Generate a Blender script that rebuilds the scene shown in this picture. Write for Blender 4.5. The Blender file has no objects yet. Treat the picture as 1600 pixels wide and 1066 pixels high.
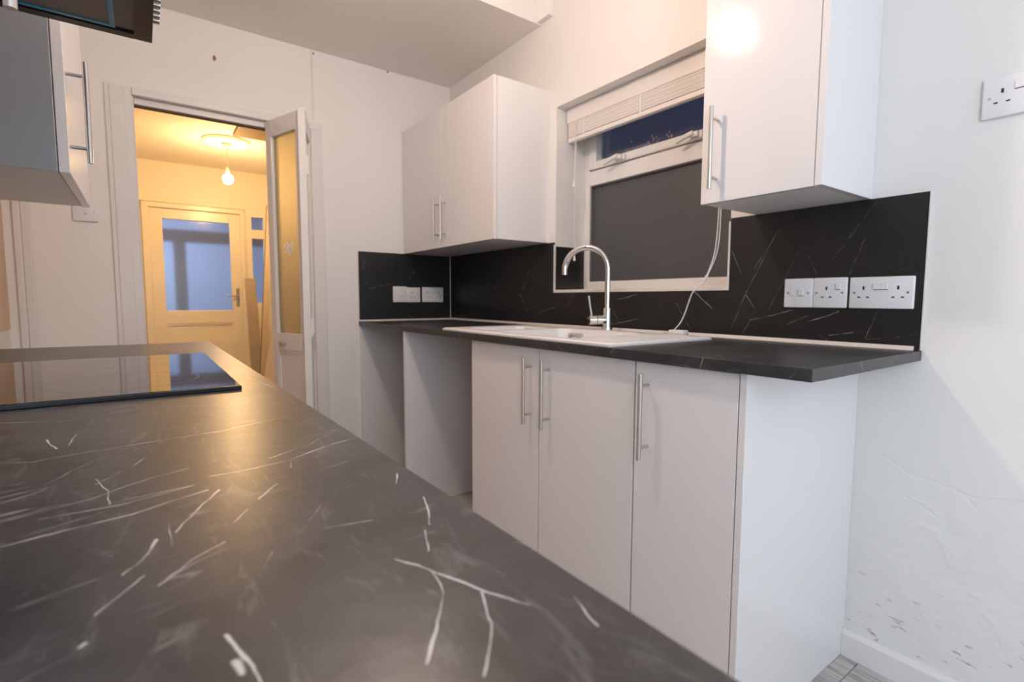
import bpy, bmesh, math, random
from mathutils import Vector, Matrix
random.seed(7)
C = bpy.context.scene.collection
S = bpy.context.scene
PI = math.pi

# ---------------------------------------------------------------- camera
cam = bpy.data.cameras.new('camera')
cam.sensor_width = 36.0
cam.lens = 792.67 / 1600 * 36.0
cam.clip_start = 0.01
cam.dof.use_dof = True
cam.dof.focus_distance = 0.7
cam.dof.aperture_fstop = 7.5
camo = bpy.data.objects.new('camera', cam)
C.objects.link(camo)
_R = Matrix(((0.587405, -0.067424, 0.80648), (0.809288, 0.045344, -0.58566), (0.002919, 0.996693, 0.081201)))
camo.matrix_world = Matrix.Translation((2.9291, -1.6332, 1.0393)) @ _R.to_4x4()
S.camera = camo

# ---------------------------------------------------------------- world, view, lights
w = bpy.data.worlds.new('dusk'); S.world = w; w.use_nodes = True
bg = w.node_tree.nodes['Background']
bg.inputs[0].default_value = (0.027, 0.030, 0.056, 1); bg.inputs[1].default_value = 1.0
S.view_settings.view_transform = 'Standard'
S.view_settings.look = 'None'
S.view_settings.gamma = 1.0
S.view_settings.use_curve_mapping = False
S.view_settings.exposure = 0.10

KITCHEN_BULB = 305.0     # radiance of the kitchen bulb
HALL_BULB = 450.0
COOL_FILL = 13.0        # watts of the added cool fill light at the end wall

LEFT = -2.085            # plane of the left wall
def area(name, loc, rot, sx, sy, power, col):
    l = bpy.data.lights.new(name, 'AREA'); l.shape = 'RECTANGLE'; l.size = sx; l.size_y = sy
    l.energy = power; l.color = col
    o = bpy.data.objects.new(name, l); o.location = loc; o.rotation_euler = rot; C.objects.link(o)
    return o
area('end_fill_light', (4.685, -1.10, 1.60), (0, math.radians(90), 0), 1.40, 1.70, COOL_FILL, (0.76, 0.87, 1.0))  # cool fill added behind the camera, inside an added window frame
area('side_fill_light', (4.12, LEFT + 0.03, 1.22), (math.radians(90), 0, 0), 0.86, 2.00, 37.0, (0.73, 0.86, 1.0))  # second added cool fill, from an added opening in the left wall
area('backdrop_light', (-4.6, -1.4, 2.7), (0, 0, 0), 0.6, 0.6, 88, (0.62, 0.74, 1.0))  # added light that brightens the backdrop behind the porch

# ---------------------------------------------------------------- node helpers
def newmat(name):
    m = bpy.data.materials.new(name); m.use_nodes = True
    return m, m.node_tree, m.node_tree.nodes['Principled BSDF']

def mat(name, col, rough=0.5, metal=0.0, spec=0.5, bump=None, coat=0.0, trans=0.0, var=0.0, varscale=6.0):
    m, t, b = newmat(name)
    b.inputs['Base Color'].default_value = (*col, 1)
    b.inputs['Roughness'].default_value = rough
    b.inputs['Metallic'].default_value = metal
    b.inputs['Specular IOR Level'].default_value = spec
    b.inputs['Coat Weight'].default_value = coat
    b.inputs['Coat Roughness'].default_value = 0.06
    b.inputs['Transmission Weight'].default_value = trans
    tc = t.nodes.new('ShaderNodeTexCoord')
    if var:
        n = t.nodes.new('ShaderNodeTexNoise'); n.inputs['Scale'].default_value = varscale; n.inputs['Detail'].default_value = 4
        t.links.new(tc.outputs['Object'], n.inputs['Vector'])
        x = t.nodes.new('ShaderNodeMix'); x.data_type = 'RGBA'
        x.inputs[6].default_value = (*[c * (1 - var) for c in col], 1)
        x.inputs[7].default_value = (*[min(1, c * (1 + var)) for c in col], 1)
        t.links.new(n.outputs['Fac'], x.inputs[0]); t.links.new(x.outputs[2], b.inputs['Base Color'])
    if bump:
        sc, st, ds = bump
        n = t.nodes.new('ShaderNodeTexNoise'); n.inputs['Scale'].default_value = sc; n.inputs['Detail'].default_value = 5
        t.links.new(tc.outputs['Object'], n.inputs['Vector'])
        bu = t.nodes.new('ShaderNodeBump'); bu.inputs['Strength'].default_value = st; bu.inputs['Distance'].default_value = ds
        t.links.new(n.outputs['Fac'], bu.inputs['Height']); t.links.new(bu.outputs['Normal'], b.inputs['Normal'])
    return m

def emit(name, col, strength):
    m, t, b = newmat(name)
    b.inputs['Base Color'].default_value = (1, 1, 1, 1)
    b.inputs['Emission Color'].default_value = (*col, 1); b.inputs['Emission Strength'].default_value = strength
    return m

# distance-to-segment group: mask is 1 on the line and falls to 0 at the half width
g = bpy.data.node_groups.new('line_mask', 'ShaderNodeTree')
for nm, ty in (('P', 'NodeSocketVector'), ('A', 'NodeSocketVector'), ('BA', 'NodeSocketVector'), ('IB', 'NodeSocketVector'), ('W', 'NodeSocketFloat'), ('In', 'NodeSocketFloat')):
    g.interface.new_socket(nm, in_out='INPUT', socket_type=ty)
g.interface.new_socket('Out', in_out='OUTPUT', socket_type='NodeSocketFloat')
g.interface.new_socket('Next', in_out='OUTPUT', socket_type='NodeSocketVector')
gi = g.nodes.new('NodeGroupInput'); go = g.nodes.new('NodeGroupOutput')
def vm(t, op, a=None, b=None):
    n = t.nodes.new('ShaderNodeVectorMath'); n.operation = op
    if a is not None: t.links.new(a, n.inputs[0])
    if b is not None: t.links.new(b, n.inputs[1])
    return n
def fm(t, op, a=None, b=None, va=None, vb=None, clamp=False):
    n = t.nodes.new('ShaderNodeMath'); n.operation = op; n.use_clamp = clamp
    if a is not None: t.links.new(a, n.inputs[0])
    elif va is not None: n.inputs[0].default_value = va
    if b is not None: t.links.new(b, n.inputs[1])
    elif vb is not None: n.inputs[1].default_value = vb
    return n
pa = vm(g, 'SUBTRACT', gi.outputs['P'], gi.outputs['A'])
dt = vm(g, 'DOT_PRODUCT', pa.outputs[0], gi.outputs['IB'])
h = fm(g, 'ADD', dt.outputs['Value'], vb=0.0, clamp=True)
sc = vm(g, 'SCALE', gi.outputs['BA']); g.links.new(h.outputs[0], sc.inputs['Scale'])
df = vm(g, 'SUBTRACT', pa.outputs[0], sc.outputs[0])
ln = vm(g, 'LENGTH', df.outputs[0])
dv = fm(g, 'DIVIDE', ln.outputs['Value'], gi.outputs['W'])
inv = fm(g, 'SUBTRACT', None, dv.outputs[0], va=1.0, clamp=True)
mx = fm(g, 'MAXIMUM', inv.outputs[0], gi.outputs['In'])
g.links.new(mx.outputs[0], go.inputs['Out'])
# hand the point on through the mask so that the segments are evaluated one after another
ep = fm(g, 'MULTIPLY', mx.outputs[0], vb=1e-7)
nx = vm(g, 'ADD', gi.outputs['P'], ep.outputs[0])
g.links.new(nx.outputs[0], go.inputs['Next'])

def lines(t, pvec, segs, wscale=1.0):
    out = None
    for (ax, ay, bx, by, wd) in segs:
        n = t.nodes.new('ShaderNodeGroup'); n.node_tree = g
        t.links.new(pvec, n.inputs['P']); pvec = n.outputs['Next']
        dx, dy = bx - ax, by - ay; q = max(1e-9, dx * dx + dy * dy)
        n.inputs['A'].default_value = (ax, ay, 0); n.inputs['BA'].default_value = (dx, dy, 0)
        n.inputs['IB'].default_value = (dx / q, dy / q, 0); n.inputs['W'].default_value = wd * wscale
        if out is not None: t.links.new(out, n.inputs['In'])
        out = n.outputs['Out']
    return out

def plane_coords(t, axes, wob=0.004, wobscale=25):
    """object coordinates projected to the two named axes, slightly wobbled"""
    tc = t.nodes.new('ShaderNodeTexCoord')
    sp = t.nodes.new('ShaderNodeSeparateXYZ'); t.links.new(tc.outputs['Object'], sp.inputs[0])
    cb = t.nodes.new('ShaderNodeCombineXYZ')
    t.links.new(sp.outputs[axes[0]], cb.inputs[0])
    if len(axes) == 3: t.links.new(fm(t, 'ADD', sp.outputs[axes[1]], sp.outputs[axes[2]]).outputs[0], cb.inputs[1])
    else: t.links.new(sp.outputs[axes[1]], cb.inputs[1])
    nz = t.nodes.new('ShaderNodeTexNoise'); nz.inputs['Scale'].default_value = wobscale; nz.inputs['Detail'].default_value = 3
    t.links.new(cb.outputs[0], nz.inputs['Vector'])
    sb = vm(t, 'SUBTRACT', nz.outputs['Color']); sb.inputs[1].default_value = (0.5, 0.5, 0.5)
    s2 = vm(t, 'MULTIPLY', sb.outputs[0]); s2.inputs[1].default_value = (wob * 2, wob * 2, 0)
    ad = vm(t, 'ADD', cb.outputs[0], s2.outputs[0])
    return tc, cb.outputs[0], ad.outputs[0]

def stone(name, base, mott, vein, axes, segs, rough, generic=0.0, bump=0.0, wscale=1.0, gain=1.0, gscale=3.0, streak=0.0, hair=0.0):
    m, t, b = newmat(name)
    tc, flat, wob = plane_coords(t, axes)
    n = t.nodes.new('ShaderNodeTexNoise'); n.inputs['Scale'].default_value = 9; n.inputs['Detail'].default_value = 7; n.inputs['Roughness'].default_value = 0.65
    n.inputs['Distortion'].default_value = 0.8
    t.links.new(tc.outputs['Object'], n.inputs['Vector'])
    r = t.nodes.new('ShaderNodeValToRGB'); r.color_ramp.elements[0].position = 0.35; r.color_ramp.elements[1].position = 0.75
    r.color_ramp.elements[0].color = (*base, 1); r.color_ramp.elements[1].color = (*mott, 1)
    t.links.new(n.outputs['Fac'], r.inputs[0])
    mask = lines(t, wob, segs, wscale) if segs else None
    # breaks along the veins
    nb = t.nodes.new('ShaderNodeTexNoise'); nb.inputs['Scale'].default_value = 38; nb.inputs['Detail'].default_value = 4
    t.links.new(tc.outputs['Object'], nb.inputs['Vector'])
    mr = t.nodes.new('ShaderNodeMapRange'); mr.inputs[1].default_value = 0.3; mr.inputs[2].default_value = 0.62; mr.inputs[3].default_value = 0.25; mr.inputs[4].default_value = gain
    t.links.new(nb.outputs['Fac'], mr.inputs[0])
    if mask is not None:
        # ragged: the line thins out and breaks where the noise is low
        mr.inputs[1].default_value = 0.32; mr.inputs[2].default_value = 0.66; mr.inputs[3].default_value = 0.85; mr.inputs[4].default_value = 0.0
        cut = fm(t, 'SUBTRACT', mask, mr.outputs[0])
        mask = fm(t, 'MULTIPLY', cut.outputs[0], vb=1.8 * gain, clamp=True).outputs[0]
    if generic:
        mp = t.nodes.new('ShaderNodeMapping'); mp.inputs['Rotation'].default_value = (0, 0, 0.7); mp.inputs['Scale'].default_value = (1.0, 2.6, 1.0)
        t.links.new(wob, mp.inputs['Vector'])
        vo = t.nodes.new('ShaderNodeTexVoronoi'); vo.feature = 'DISTANCE_TO_EDGE'; vo.inputs['Scale'].default_value = gscale
        t.links.new(mp.outputs[0], vo.inputs['Vector'])
        v1 = t.nodes.new('ShaderNodeMapRange'); v1.inputs[1].default_value = 0.0; v1.inputs[2].default_value = 0.012; v1.inputs[3].default_value = 1; v1.inputs[4].default_value = 0
        t.links.new(vo.outputs['Distance'], v1.inputs[0])
        n3 = t.nodes.new('ShaderNodeTexNoise'); n3.inputs['Scale'].default_value = 5.5; t.links.new(tc.outputs['Object'], n3.inputs['Vector'])
        v2 = t.nodes.new('ShaderNodeMapRange'); v2.inputs[1].default_value = 0.52; v2.inputs[2].default_value = 0.7; t.links.new(n3.outputs['Fac'], v2.inputs[0])
        gm = fm(t, 'MULTIPLY', v1.outputs[0], v2.outputs[0]); gm2 = fm(t, 'MULTIPLY', gm.outputs[0], vb=generic)
        mask = fm(t, 'MAXIMUM', mask, gm2.outputs[0]).outputs[0] if mask is not None else gm2.outputs[0]
    if streak:
        # short pale brush-like flecks of the slate print
        ms = t.nodes.new('ShaderNodeMapping'); ms.inputs['Rotation'].default_value = (0, 0, -0.5); ms.inputs['Scale'].default_value = (9, 34, 9)
        t.links.new(wob, ms.inputs[0])
        ns = t.nodes.new('ShaderNodeTexNoise'); ns.inputs['Scale'].default_value = 1.6; ns.inputs['Detail'].default_value = 8; ns.inputs['Roughness'].default_value = 0.7; ns.inputs['Distortion'].default_value = 1.2
        t.links.new(ms.outputs[0], ns.inputs['Vector'])
        v3 = t.nodes.new('ShaderNodeMapRange'); v3.inputs[1].default_value = 0.56; v3.inputs[2].default_value = 0.80; v3.inputs[4].default_value = streak
        t.links.new(ns.outputs['Fac'], v3.inputs[0])
        mask = fm(t, 'MAXIMUM', mask, fm(t, 'MULTIPLY', v3.outputs[0], vb=0.45).outputs[0]).outputs[0]
    if hair:
        # hairline scratches running with the grain of the print
        mh = t.nodes.new('ShaderNodeMapping'); mh.vector_type = 'TEXTURE'; mh.inputs['Rotation'].default_value = (0, 0, hair); mh.inputs['Scale'].default_value = (0.45, 0.06, 1)
        t.links.new(wob, mh.inputs[0])
        nh = t.nodes.new('ShaderNodeTexNoise'); nh.inputs['Scale'].default_value = 1.5; nh.inputs['Detail'].default_value = 3; nh.inputs['Distortion'].default_value = 0.35
        t.links.new(mh.outputs[0], nh.inputs['Vector'])
        ab = fm(t, 'ABSOLUTE', fm(t, 'SUBTRACT', nh.outputs['Fac'], vb=0.5).outputs[0])
        v4 = t.nodes.new('ShaderNodeMapRange'); v4.inputs[1].default_value = 0.0; v4.inputs[2].default_value = 0.008; v4.inputs[3].default_value = 1; v4.inputs[4].default_value = 0
        t.links.new(ab.outputs[0], v4.inputs[0])
        n5 = t.nodes.new('ShaderNodeTexNoise'); n5.inputs['Scale'].default_value = 16; n5.inputs['Detail'].default_value = 3; t.links.new(tc.outputs['Object'], n5.inputs['Vector'])
        v5 = t.nodes.new('ShaderNodeMapRange'); v5.inputs[1].default_value = 0.54; v5.inputs[2].default_value = 0.68; v5.inputs[4].default_value = 0.45; t.links.new(n5.outputs['Fac'], v5.inputs[0])
        mask = fm(t, 'MAXIMUM', mask, fm(t, 'MULTIPLY', v4.outputs[0], v5.outputs[0]).outputs[0]).outputs[0]
    x = t.nodes.new('ShaderNodeMix'); x.data_type = 'RGBA'
    t.links.new(mask, x.inputs[0]); t.links.new(r.outputs[0], x.inputs[6]); x.inputs[7].default_value = (*vein, 1)
    t.links.new(x.outputs[2], b.inputs['Base Color'])
    b.inputs['Roughness'].default_value = rough
    if bump:
        bu = t.nodes.new('ShaderNodeBump'); bu.inputs['Strength'].default_value = bump; bu.inputs['Distance'].default_value = 0.002
        n4 = t.nodes.new('ShaderNodeTexNoise'); n4.inputs['Scale'].default_value = 55; n4.inputs['Detail'].default_value = 5
        t.links.new(tc.outputs['Object'], n4.inputs['Vector'])
        t.links.new(n4.outputs['Fac'], bu.inputs['Height']); t.links.new(bu.outputs['Normal'], b.inputs['Normal'])
    return m

# vein and crack lines printed on the slate laminates: (a0, b0, a1, b1, half width) in metres
VL= [[2.3791,-1.7294,2.3902,-1.7103,0.001],[2.3902,-1.7103,2.384,-1.6943,0.001],[2.384,-1.6943,2.3781,-1.6735,0.001],[2.3781,-1.6735,2.3795,-1.666,0.001],[2.3795,-1.666,2.3737,-1.6327,0.0016],[2.3737,-1.6327,2.3663,-1.579,0.0016],[2.3663,-1.579,2.3357,-1.5082,0.0008],[2.5256,-1.7057,2.51,-1.6654,0.001],[2.51,-1.6654,2.4846,-1.6306,0.001],[2.4846,-1.6306,2.4772,-1.6111,0.001],[2.5651,-1.6993,2.5568,-1.6443,0.0015],[2.5568,-1.6443,2.5477,-1.6259,0.0015],[2.5477,-1.6259,2.5374,-1.6036,0.0015],[2.5336,-1.688,2.5357,-1.6502,0.0008],[2.5357,-1.6502,2.521,-1.6105,0.0008],[2.5266,-1.6476,2.521,-1.6105,0.001],[2.5987,-1.6238,2.5702,-1.6095,0.0015],[2.5702,-1.6095,2.5406,-1.5973,0.0015],[2.6369,-1.6459,2.6302,-1.6422,0.001],[2.6302,-1.6422,2.6201,-1.6378,0.002],[2.6201,-1.6378,2.6034,-1.6326,0.002],[2.6571,-1.6338,2.639,-1.6186,0.0007],[2.639,-1.6186,2.6285,-1.6046,0.0007],[2.668,-1.6539,2.6545,-1.645,0.0007],[2.6545,-1.645,2.6441,-1.6379,0.0007],[2.6983,-1.5373,2.7105,-1.5295,0.0026],[2.7105,-1.5295,2.7277,-1.5235,0.0026],[2.7278,-1.5235,2.7483,-1.5155,0.0016],[2.7483,-1.5155,2.7671,-1.5057,0.0016],[2.7195,-1.5265,2.7366,-1.5326,0.0013],[2.7366,-1.5326,2.7552,-1.5449,0.0013],[2.7552,-1.5449,2.774,-1.5563,0.0013],[2.7154,-1.6133,2.7255,-1.6113,0.0014],[2.7255,-1.6113,2.7386,-1.6078,0.0014],[2.7386,-1.6078,2.7488,-1.606,0.0014],[2.7327,-1.6124,2.7402,-1.6113,0.003],[2.6894,-1.6576,2.6873,-1.6559,0.002],[2.507,-1.5991,2.5055,-1.5693,0.0009],[2.5055,-1.5693,2.4998,-1.5417,0.0009],[2.4998,-1.5417,2.4905,-1.5264,0.0009],[2.4905,-1.5264,2.4738,-1.4981,0.0016],[2.4738,-1.4981,2.4641,-1.4729,0.0016],[2.4854,-1.5557,2.4635,-1.5172,0.0009],[2.4635,-1.5172,2.4135,-1.4741,0.0009],[2.3095,-1.7105,2.3378,-1.7045,0.002],[2.3378,-1.7045,2.3536,-1.6995,0.002],[2.344,-1.6928,2.3009,-1.689,0.0009],[2.1975,-1.7588,2.2261,-1.7079,0.0009],[2.2261,-1.7079,2.1975,-1.6545,0.0009],[2.1975,-1.6545,2.2253,-1.546,0.0006],[2.6334,-1.4903,2.6536,-1.4964,0.001],[2.6536,-1.4964,2.6718,-1.5047,0.001],[2.5803,-1.4861,2.6005,-1.4954,0.001],[2.4695,-1.6986,2.4333,-1.6815,0.0006],[2.4333,-1.6815,2.4051,-1.6648,0.0006],[2.4808,-1.6649,2.4579,-1.6524,0.0007],[2.466,-1.6665,2.4991,-1.6573,0.0006],[2.4991,-1.6573,2.5301,-1.6543,0.0006],[2.6045,-1.5955,2.5872,-1.5856,0.0009],[2.5737,-1.5778,2.5507,-1.5623,0.0009],[2.6694,-1.5921,2.6541,-1.5855,0.0007],[2.627,-1.5608,2.6062,-1.5479,0.0007],[2.747,-1.5174,2.7682,-1.526,0.0013],[2.7682,-1.526,2.7918,-1.5433,0.0013],[2.7725,-1.486,2.7946,-1.4927,0.001],[2.7182,-1.4788,2.7249,-1.4744,0.002],[2.0001,-1.5002,2.1599,-1.4791,0.0009],[2.5036,-1.5426,2.5214,-1.5469,0.0009],[2.585,-1.6258,2.6165,-1.6276,0.0007],[2.4475,-1.645,2.4262,-1.6351,0.0008],[2.6764,-1.5105,2.7009,-1.5201,0.0009],[2.643,-1.5572,2.6489,-1.5302,0.0006]]
VW= [[2.1096,1.2598,2.0602,1.1575,0.001],[2.0602,1.1575,2.0114,1.0564,0.001],[2.0114,1.0564,1.9642,0.9417,0.001],[2.3259,1.2305,2.2664,1.1527,0.0007],[2.3515,1.2125,2.3177,1.115,0.0007],[2.0342,0.9748,2.1039,0.9915,0.0018],[2.1039,0.9915,2.1688,1.0106,0.0018],[2.1506,0.9647,2.2122,0.9944,0.0016],[2.213,0.9775,2.2622,0.9924,0.0022],[2.2622,0.9924,2.2943,1.0083,0.0022],[2.2741,0.9368,2.3347,0.948,0.0014],[2.2464,0.9385,2.2812,0.9141,0.0009],[2.3937,1.0146,2.3658,0.9359,0.0008],[2.0153,1.0563,2.0439,1.0157,0.0018],[2.0015,0.9169,2.0376,0.986,0.0007],[2.1773,1.1851,2.0889,1.0056,0.0006],[2.4701,0.9495,2.4889,0.9541,0.0012],[1.8099,1.0778,1.8939,1.0057,0.0015],[2.3687,0.9329,2.446,0.9421,0.0006],[2.2035,1.1765,2.2317,1.1151,0.0006],[1.9574,1.2085,1.9926,1.1314,0.0006],[2.3749,1.3087,2.3114,1.2167,0.0007],[2.1161,1.2591,2.0384,1.1431,0.0007],[0.5039,1.1246,0.637,1.0125,0.0012],[0.8365,1.1998,0.7715,1.068,0.0012],[0.7602,1.0681,0.7942,1.0207,0.0022],[0.7946,0.9802,0.9124,1.0053,0.0016],[0.9128,0.9695,1.0416,1.0038,0.0016],[1.177,1.0712,1.134,1.0111,0.0009],[0.043,0.9199,0.3095,0.9591,0.0014],[0.9003,1.158,0.8166,0.9941,0.0007],[1.4463,1.042,1.5041,1.0503,0.0018],[1.5041,1.0503,1.5591,1.0662,0.0018],[1.4229,0.9346,1.5621,0.9645,0.002],[1.8096,1.0762,1.8973,1.0054,0.0024],[1.7431,1.0275,1.8065,0.9309,0.0014],[1.9585,1.2082,1.9949,1.1266,0.0008],[1.4251,0.9969,1.4564,0.9416,0.0012]]
VF= [[-0.6061,1.119,-0.553,1.1372,0.0018],[-0.5487,1.1003,-0.4069,1.1353,0.0018],[-0.3658,1.0031,-0.2723,0.9163,0.0012],[-0.2567,1.2216,-0.2969,1.1634,0.0018],[-0.0583,1.067,-0.0119,1.0782,0.0018],[-0.1193,1.0129,-0.1502,0.9219,0.001],[-0.5703,1.2784,-0.5918,1.2045,0.001]]
VK= [[2.4301,0.6152,2.4501,0.6019,0.005],[2.4501,0.6019,2.4781,0.5798,0.005],[2.4781,0.5798,2.5072,0.5719,0.005],[2.5072,0.5719,2.5376,0.5665,0.005],[2.5376,0.5665,2.569,0.5667,0.006],[2.569,0.5667,2.595,0.5609,0.006],[2.595,0.5609,2.6235,0.5367,0.006],[2.595,0.5609,2.6287,0.5611,0.004],[2.6417,0.5615,2.6789,0.5737,0.003],[2.6789,0.5737,2.7031,0.5753,0.003],[2.4763,0.5164,2.5186,0.5041,0.004],[2.5186,0.5041,2.5445,0.4873,0.004]]

# ---------------------------------------------------------------- materials
def wall_plaster():
    m, t, b = newmat('painted_plaster')
    b.inputs['Roughness'].default_value = 0.55
    tc, flat, wob = plane_coords(t, 'XZ', 0.016, 22)
    cr = lines(t, wob, VK, 1.4)
    sp = t.nodes.new('ShaderNodeSeparateXYZ'); t.links.new(tc.outputs['Object'], sp.inputs[0])
    low = t.nodes.new('ShaderNodeMapRange'); low.inputs[1].default_value = 0.72; low.inputs[2].default_value = 0.45; t.links.new(sp.outputs[2], low.inputs[0])
    n1 = t.nodes.new('ShaderNodeTexNoise'); n1.inputs['Scale'].default_value = 10; n1.inputs['Detail'].default_value = 6; n1.inputs['Distortion'].default_value = 0.6
    t.links.new(tc.outputs['Object'], n1.inputs['Vector'])
    n2 = t.nodes.new('ShaderNodeTexNoise'); n2.inputs['Scale'].default_value = 60; n2.inputs['Detail'].default_value = 3
    t.links.new(tc.outputs['Object'], n2.inputs['Vector'])
    rough_h = fm(t, 'MULTIPLY', n1.outputs['Fac'], low.outputs[0])
    a = fm(t, 'MULTIPLY', rough_h.outputs[0], vb=0.010)
    c = fm(t, 'MULTIPLY', cr, vb=-0.0014)
    d = fm(t, 'MULTIPLY', n2.outputs['Fac'], vb=0.0006)
    s = fm(t, 'ADD', a.outputs[0], c.outputs[0]); s2 = fm(t, 'ADD', s.outputs[0], d.outputs[0])
    # flaked pits just above the skirting
    base = t.nodes.new('ShaderNodeMapRange'); base.inputs[1].default_value = 0.32; base.inputs[2].default_value = 0.1; t.links.new(sp.outputs[2], base.inputs[0])
    mp = t.nodes.new('ShaderNodeMapping'); mp.inputs['Rotation'].default_value = (0, 0.5, 0); mp.inputs['Scale'].default_value = (22, 22, 60); t.links.new(tc.outputs['Object'], mp.inputs[0])
    n3 = t.nodes.new('ShaderNodeTexNoise'); n3.inputs['Scale'].default_value = 1.0; n3.inputs['Detail'].default_value = 3; t.links.new(mp.outputs[0], n3.inputs['Vector'])
    pit = t.nodes.new('ShaderNodeMapRange'); pit.inputs[1].default_value = 0.62; pit.inputs[2].default_value = 0.68; t.links.new(n3.outputs['Fac'], pit.inputs[0])
    pm = fm(t, 'MULTIPLY', pit.outputs[0], base.outputs[0])
    s3 = fm(t, 'ADD', s2.outputs[0], fm(t, 'MULTIPLY', pm.outputs[0], vb=-0.003).outputs[0])
    bu = t.nodes.new('ShaderNodeBump'); bu.inputs['Distance'].default_value = 1.0; bu.inputs['Strength'].default_value = 0.7
    t.links.new(s3.outputs[0], bu.inputs['Height']); t.links.new(bu.outputs['Normal'], b.inputs['Normal'])
    x = t.nodes.new('ShaderNodeMix'); x.data_type = 'RGBA'; x.inputs[6].default_value = (0.80, 0.775, 0.745, 1); x.inputs[7].default_value = (0.42, 0.33, 0.27, 1)
    t.links.new(fm(t, 'MULTIPLY', pm.outputs[0], vb=0.8).outputs[0], x.inputs[0]); t.links.new(x.outputs[2], b.inputs['Base Color'])
    return m

def oak():
    m, t, b = newmat('grey_oak_laminate')
    tc = t.nodes.new('ShaderNodeTexCoord'); oi = t.nodes.new('ShaderNodeObjectInfo')
    mp = t.nodes.new('ShaderNodeMapping'); mp.inputs['Scale'].default_value = (2.2, 26, 10)
    ad = vm(t, 'ADD', tc.outputs['Object']); 
    cm = t.nodes.new('ShaderNodeCombineXYZ'); r20 = fm(t, 'MULTIPLY', oi.outputs['Random'], vb=20.0)
    t.links.new(r20.outputs[0], cm.inputs[0]); t.links.new(r20.outputs[0], cm.inputs[2]); t.links.new(cm.outputs[0], ad.inputs[1])
    t.links.new(ad.outputs[0], mp.inputs[0])
    n = t.nodes.new('ShaderNodeTexNoise'); n.inputs['Scale'].default_value = 2.4; n.inputs['Detail'].default_value = 6; n.inputs['Distortion'].default_value = 1.4
    t.links.new(mp.outputs[0], n.inputs['Vector'])
    r = t.nodes.new('ShaderNodeValToRGB'); e = r.color_ramp.elements
    e[0].position = 0.32; e[0].color = (0.30, 0.275, 0.26, 1); e[1].position = 0.62; e[1].color = (0.60, 0.57, 0.545, 1)
    t.links.new(n.outputs['Fac'], r.inputs[0]); t.links.new(r.outputs[0], b.inputs['Base Color'])
    b.inputs['Roughness'].default_value = 0.45
    return m

def frosted(name, col, rough, scale, strength, spec=0.5):
    m, t, b = newmat(name)
    b.inputs['Base Color'].default_value = (*col, 1); b.inputs['Transmission Weight'].default_value = 1.0
    b.inputs['Roughness'].default_value = rough; b.inputs['IOR'].default_value = 1.45
    tc = t.nodes.new('ShaderNodeTexCoord'); n = t.nodes.new('ShaderNodeTexNoise'); n.inputs['Scale'].default_value = scale; n.inputs['Detail'].default_value = 2
    t.links.new(tc.outputs['Object'], n.inputs['Vector'])
    bu = t.nodes.new('ShaderNodeBump'); bu.inputs['Strength'].default_value = strength; bu.inputs['Distance'].default_value = 0.003
    t.links.new(n.outputs['Fac'], bu.inputs['Height']); t.links.new(bu.outputs['Normal'], b.inputs['Normal'])
    return m

_r = random.Random(11); VR = []
for _i in range(44):
    _x, _y, _a, _l = _r.uniform(0, 2.49), _r.uniform(-0.62, 0), _r.gauss(0.9, 0.5), _r.uniform(0.04, 0.16)
    VR.append((_x, _y, _x + _l * math.cos(_a), _y + _l * math.sin(_a), _r.uniform(0.0005, 0.0016)))
VR2 = [(a, b_ + 0.905, c, d + 0.905, w_) for a, b_, c, d, w_ in VR]
M = {}
M['plaster'] = wall_plaster()
M['wall'] = mat('painted_wall', (0.86, 0.835, 0.805), 0.55, bump=(45, 0.15, 0.004), var=0.02, varscale=3)
M['tanwall'] = mat('tan_wall', (0.72, 0.53, 0.37), 0.65, bump=(40, 0.15, 0.004), var=0.04, varscale=3)
M['ceiling'] = mat('ceiling_paint', (0.86, 0.82, 0.78), 0.7, bump=(60, 0.12, 0.003), var=0.02, varscale=2)
M['trim'] = mat('gloss_trim_paint', (0.80, 0.77, 0.75), 0.22, bump=(30, 0.08, 0.003))
M['cab'] = mat('white_gloss_laminate', (0.80, 0.775, 0.775), 0.10, spec=0.5)
M['carcass'] = mat('white_melamine', (0.80, 0.78, 0.77), 0.42)
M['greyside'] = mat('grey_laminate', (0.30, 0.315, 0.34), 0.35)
M['gap'] = mat('door_gasket', (0.16, 0.15, 0.15), 0.6)
M['steel'] = mat('brushed_steel', (0.62, 0.60, 0.58), 0.28, metal=1.0)
M['chrome'] = mat('chrome', (0.82, 0.81, 0.80), 0.06, metal=1.0)
M['upvc'] = mat('white_upvc', (0.80, 0.775, 0.76), 0.25)
M['plastic'] = mat('white_plastic', (0.82, 0.80, 0.80), 0.25)
M['slot'] = mat('dark_slot', (0.03, 0.03, 0.03), 0.6)
M['sink'] = mat('white_composite', (0.84, 0.82, 0.81), 0.28)
M['blackglass'] = mat('black_ceramic_glass', (0.006, 0.006, 0.007), 0.035, spec=0.55)
M['hobrim'] = mat('hob_bevel', (0.004, 0.004, 0.006), 0.2)
M['hobmark'] = mat('hob_print', (0.10, 0.10, 0.10), 0.2)
M['clear'] = frosted('clear_glass', (0.98, 0.99, 1.0), 0.0, 1, 0.0)
M['obscure'] = frosted('obscured_glass', (0.135, 0.138, 0.15), 0.30, 420, 0.5)
M['obscure'].node_tree.nodes['Principled BSDF'].inputs['Transmission Weight'].default_value = 0.35
M['doorfrost'] = frosted('frosted_door_glass', (0.86, 0.80, 0.60), 0.42, 300, 0.25)
M['frontfrost'] = frosted('ripple_glass', (0.92, 0.94, 0.97), 0.14, 90, 0.12)
M['etch'] = mat('etched_white', (0.9, 0.88, 0.84), 0.6)
M['blind'] = mat('blind_slat_paint', (0.80, 0.75, 0.71), 0.4)
M['cord'] = mat('white_cord', (0.80, 0.78, 0.75), 0.6)
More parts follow.
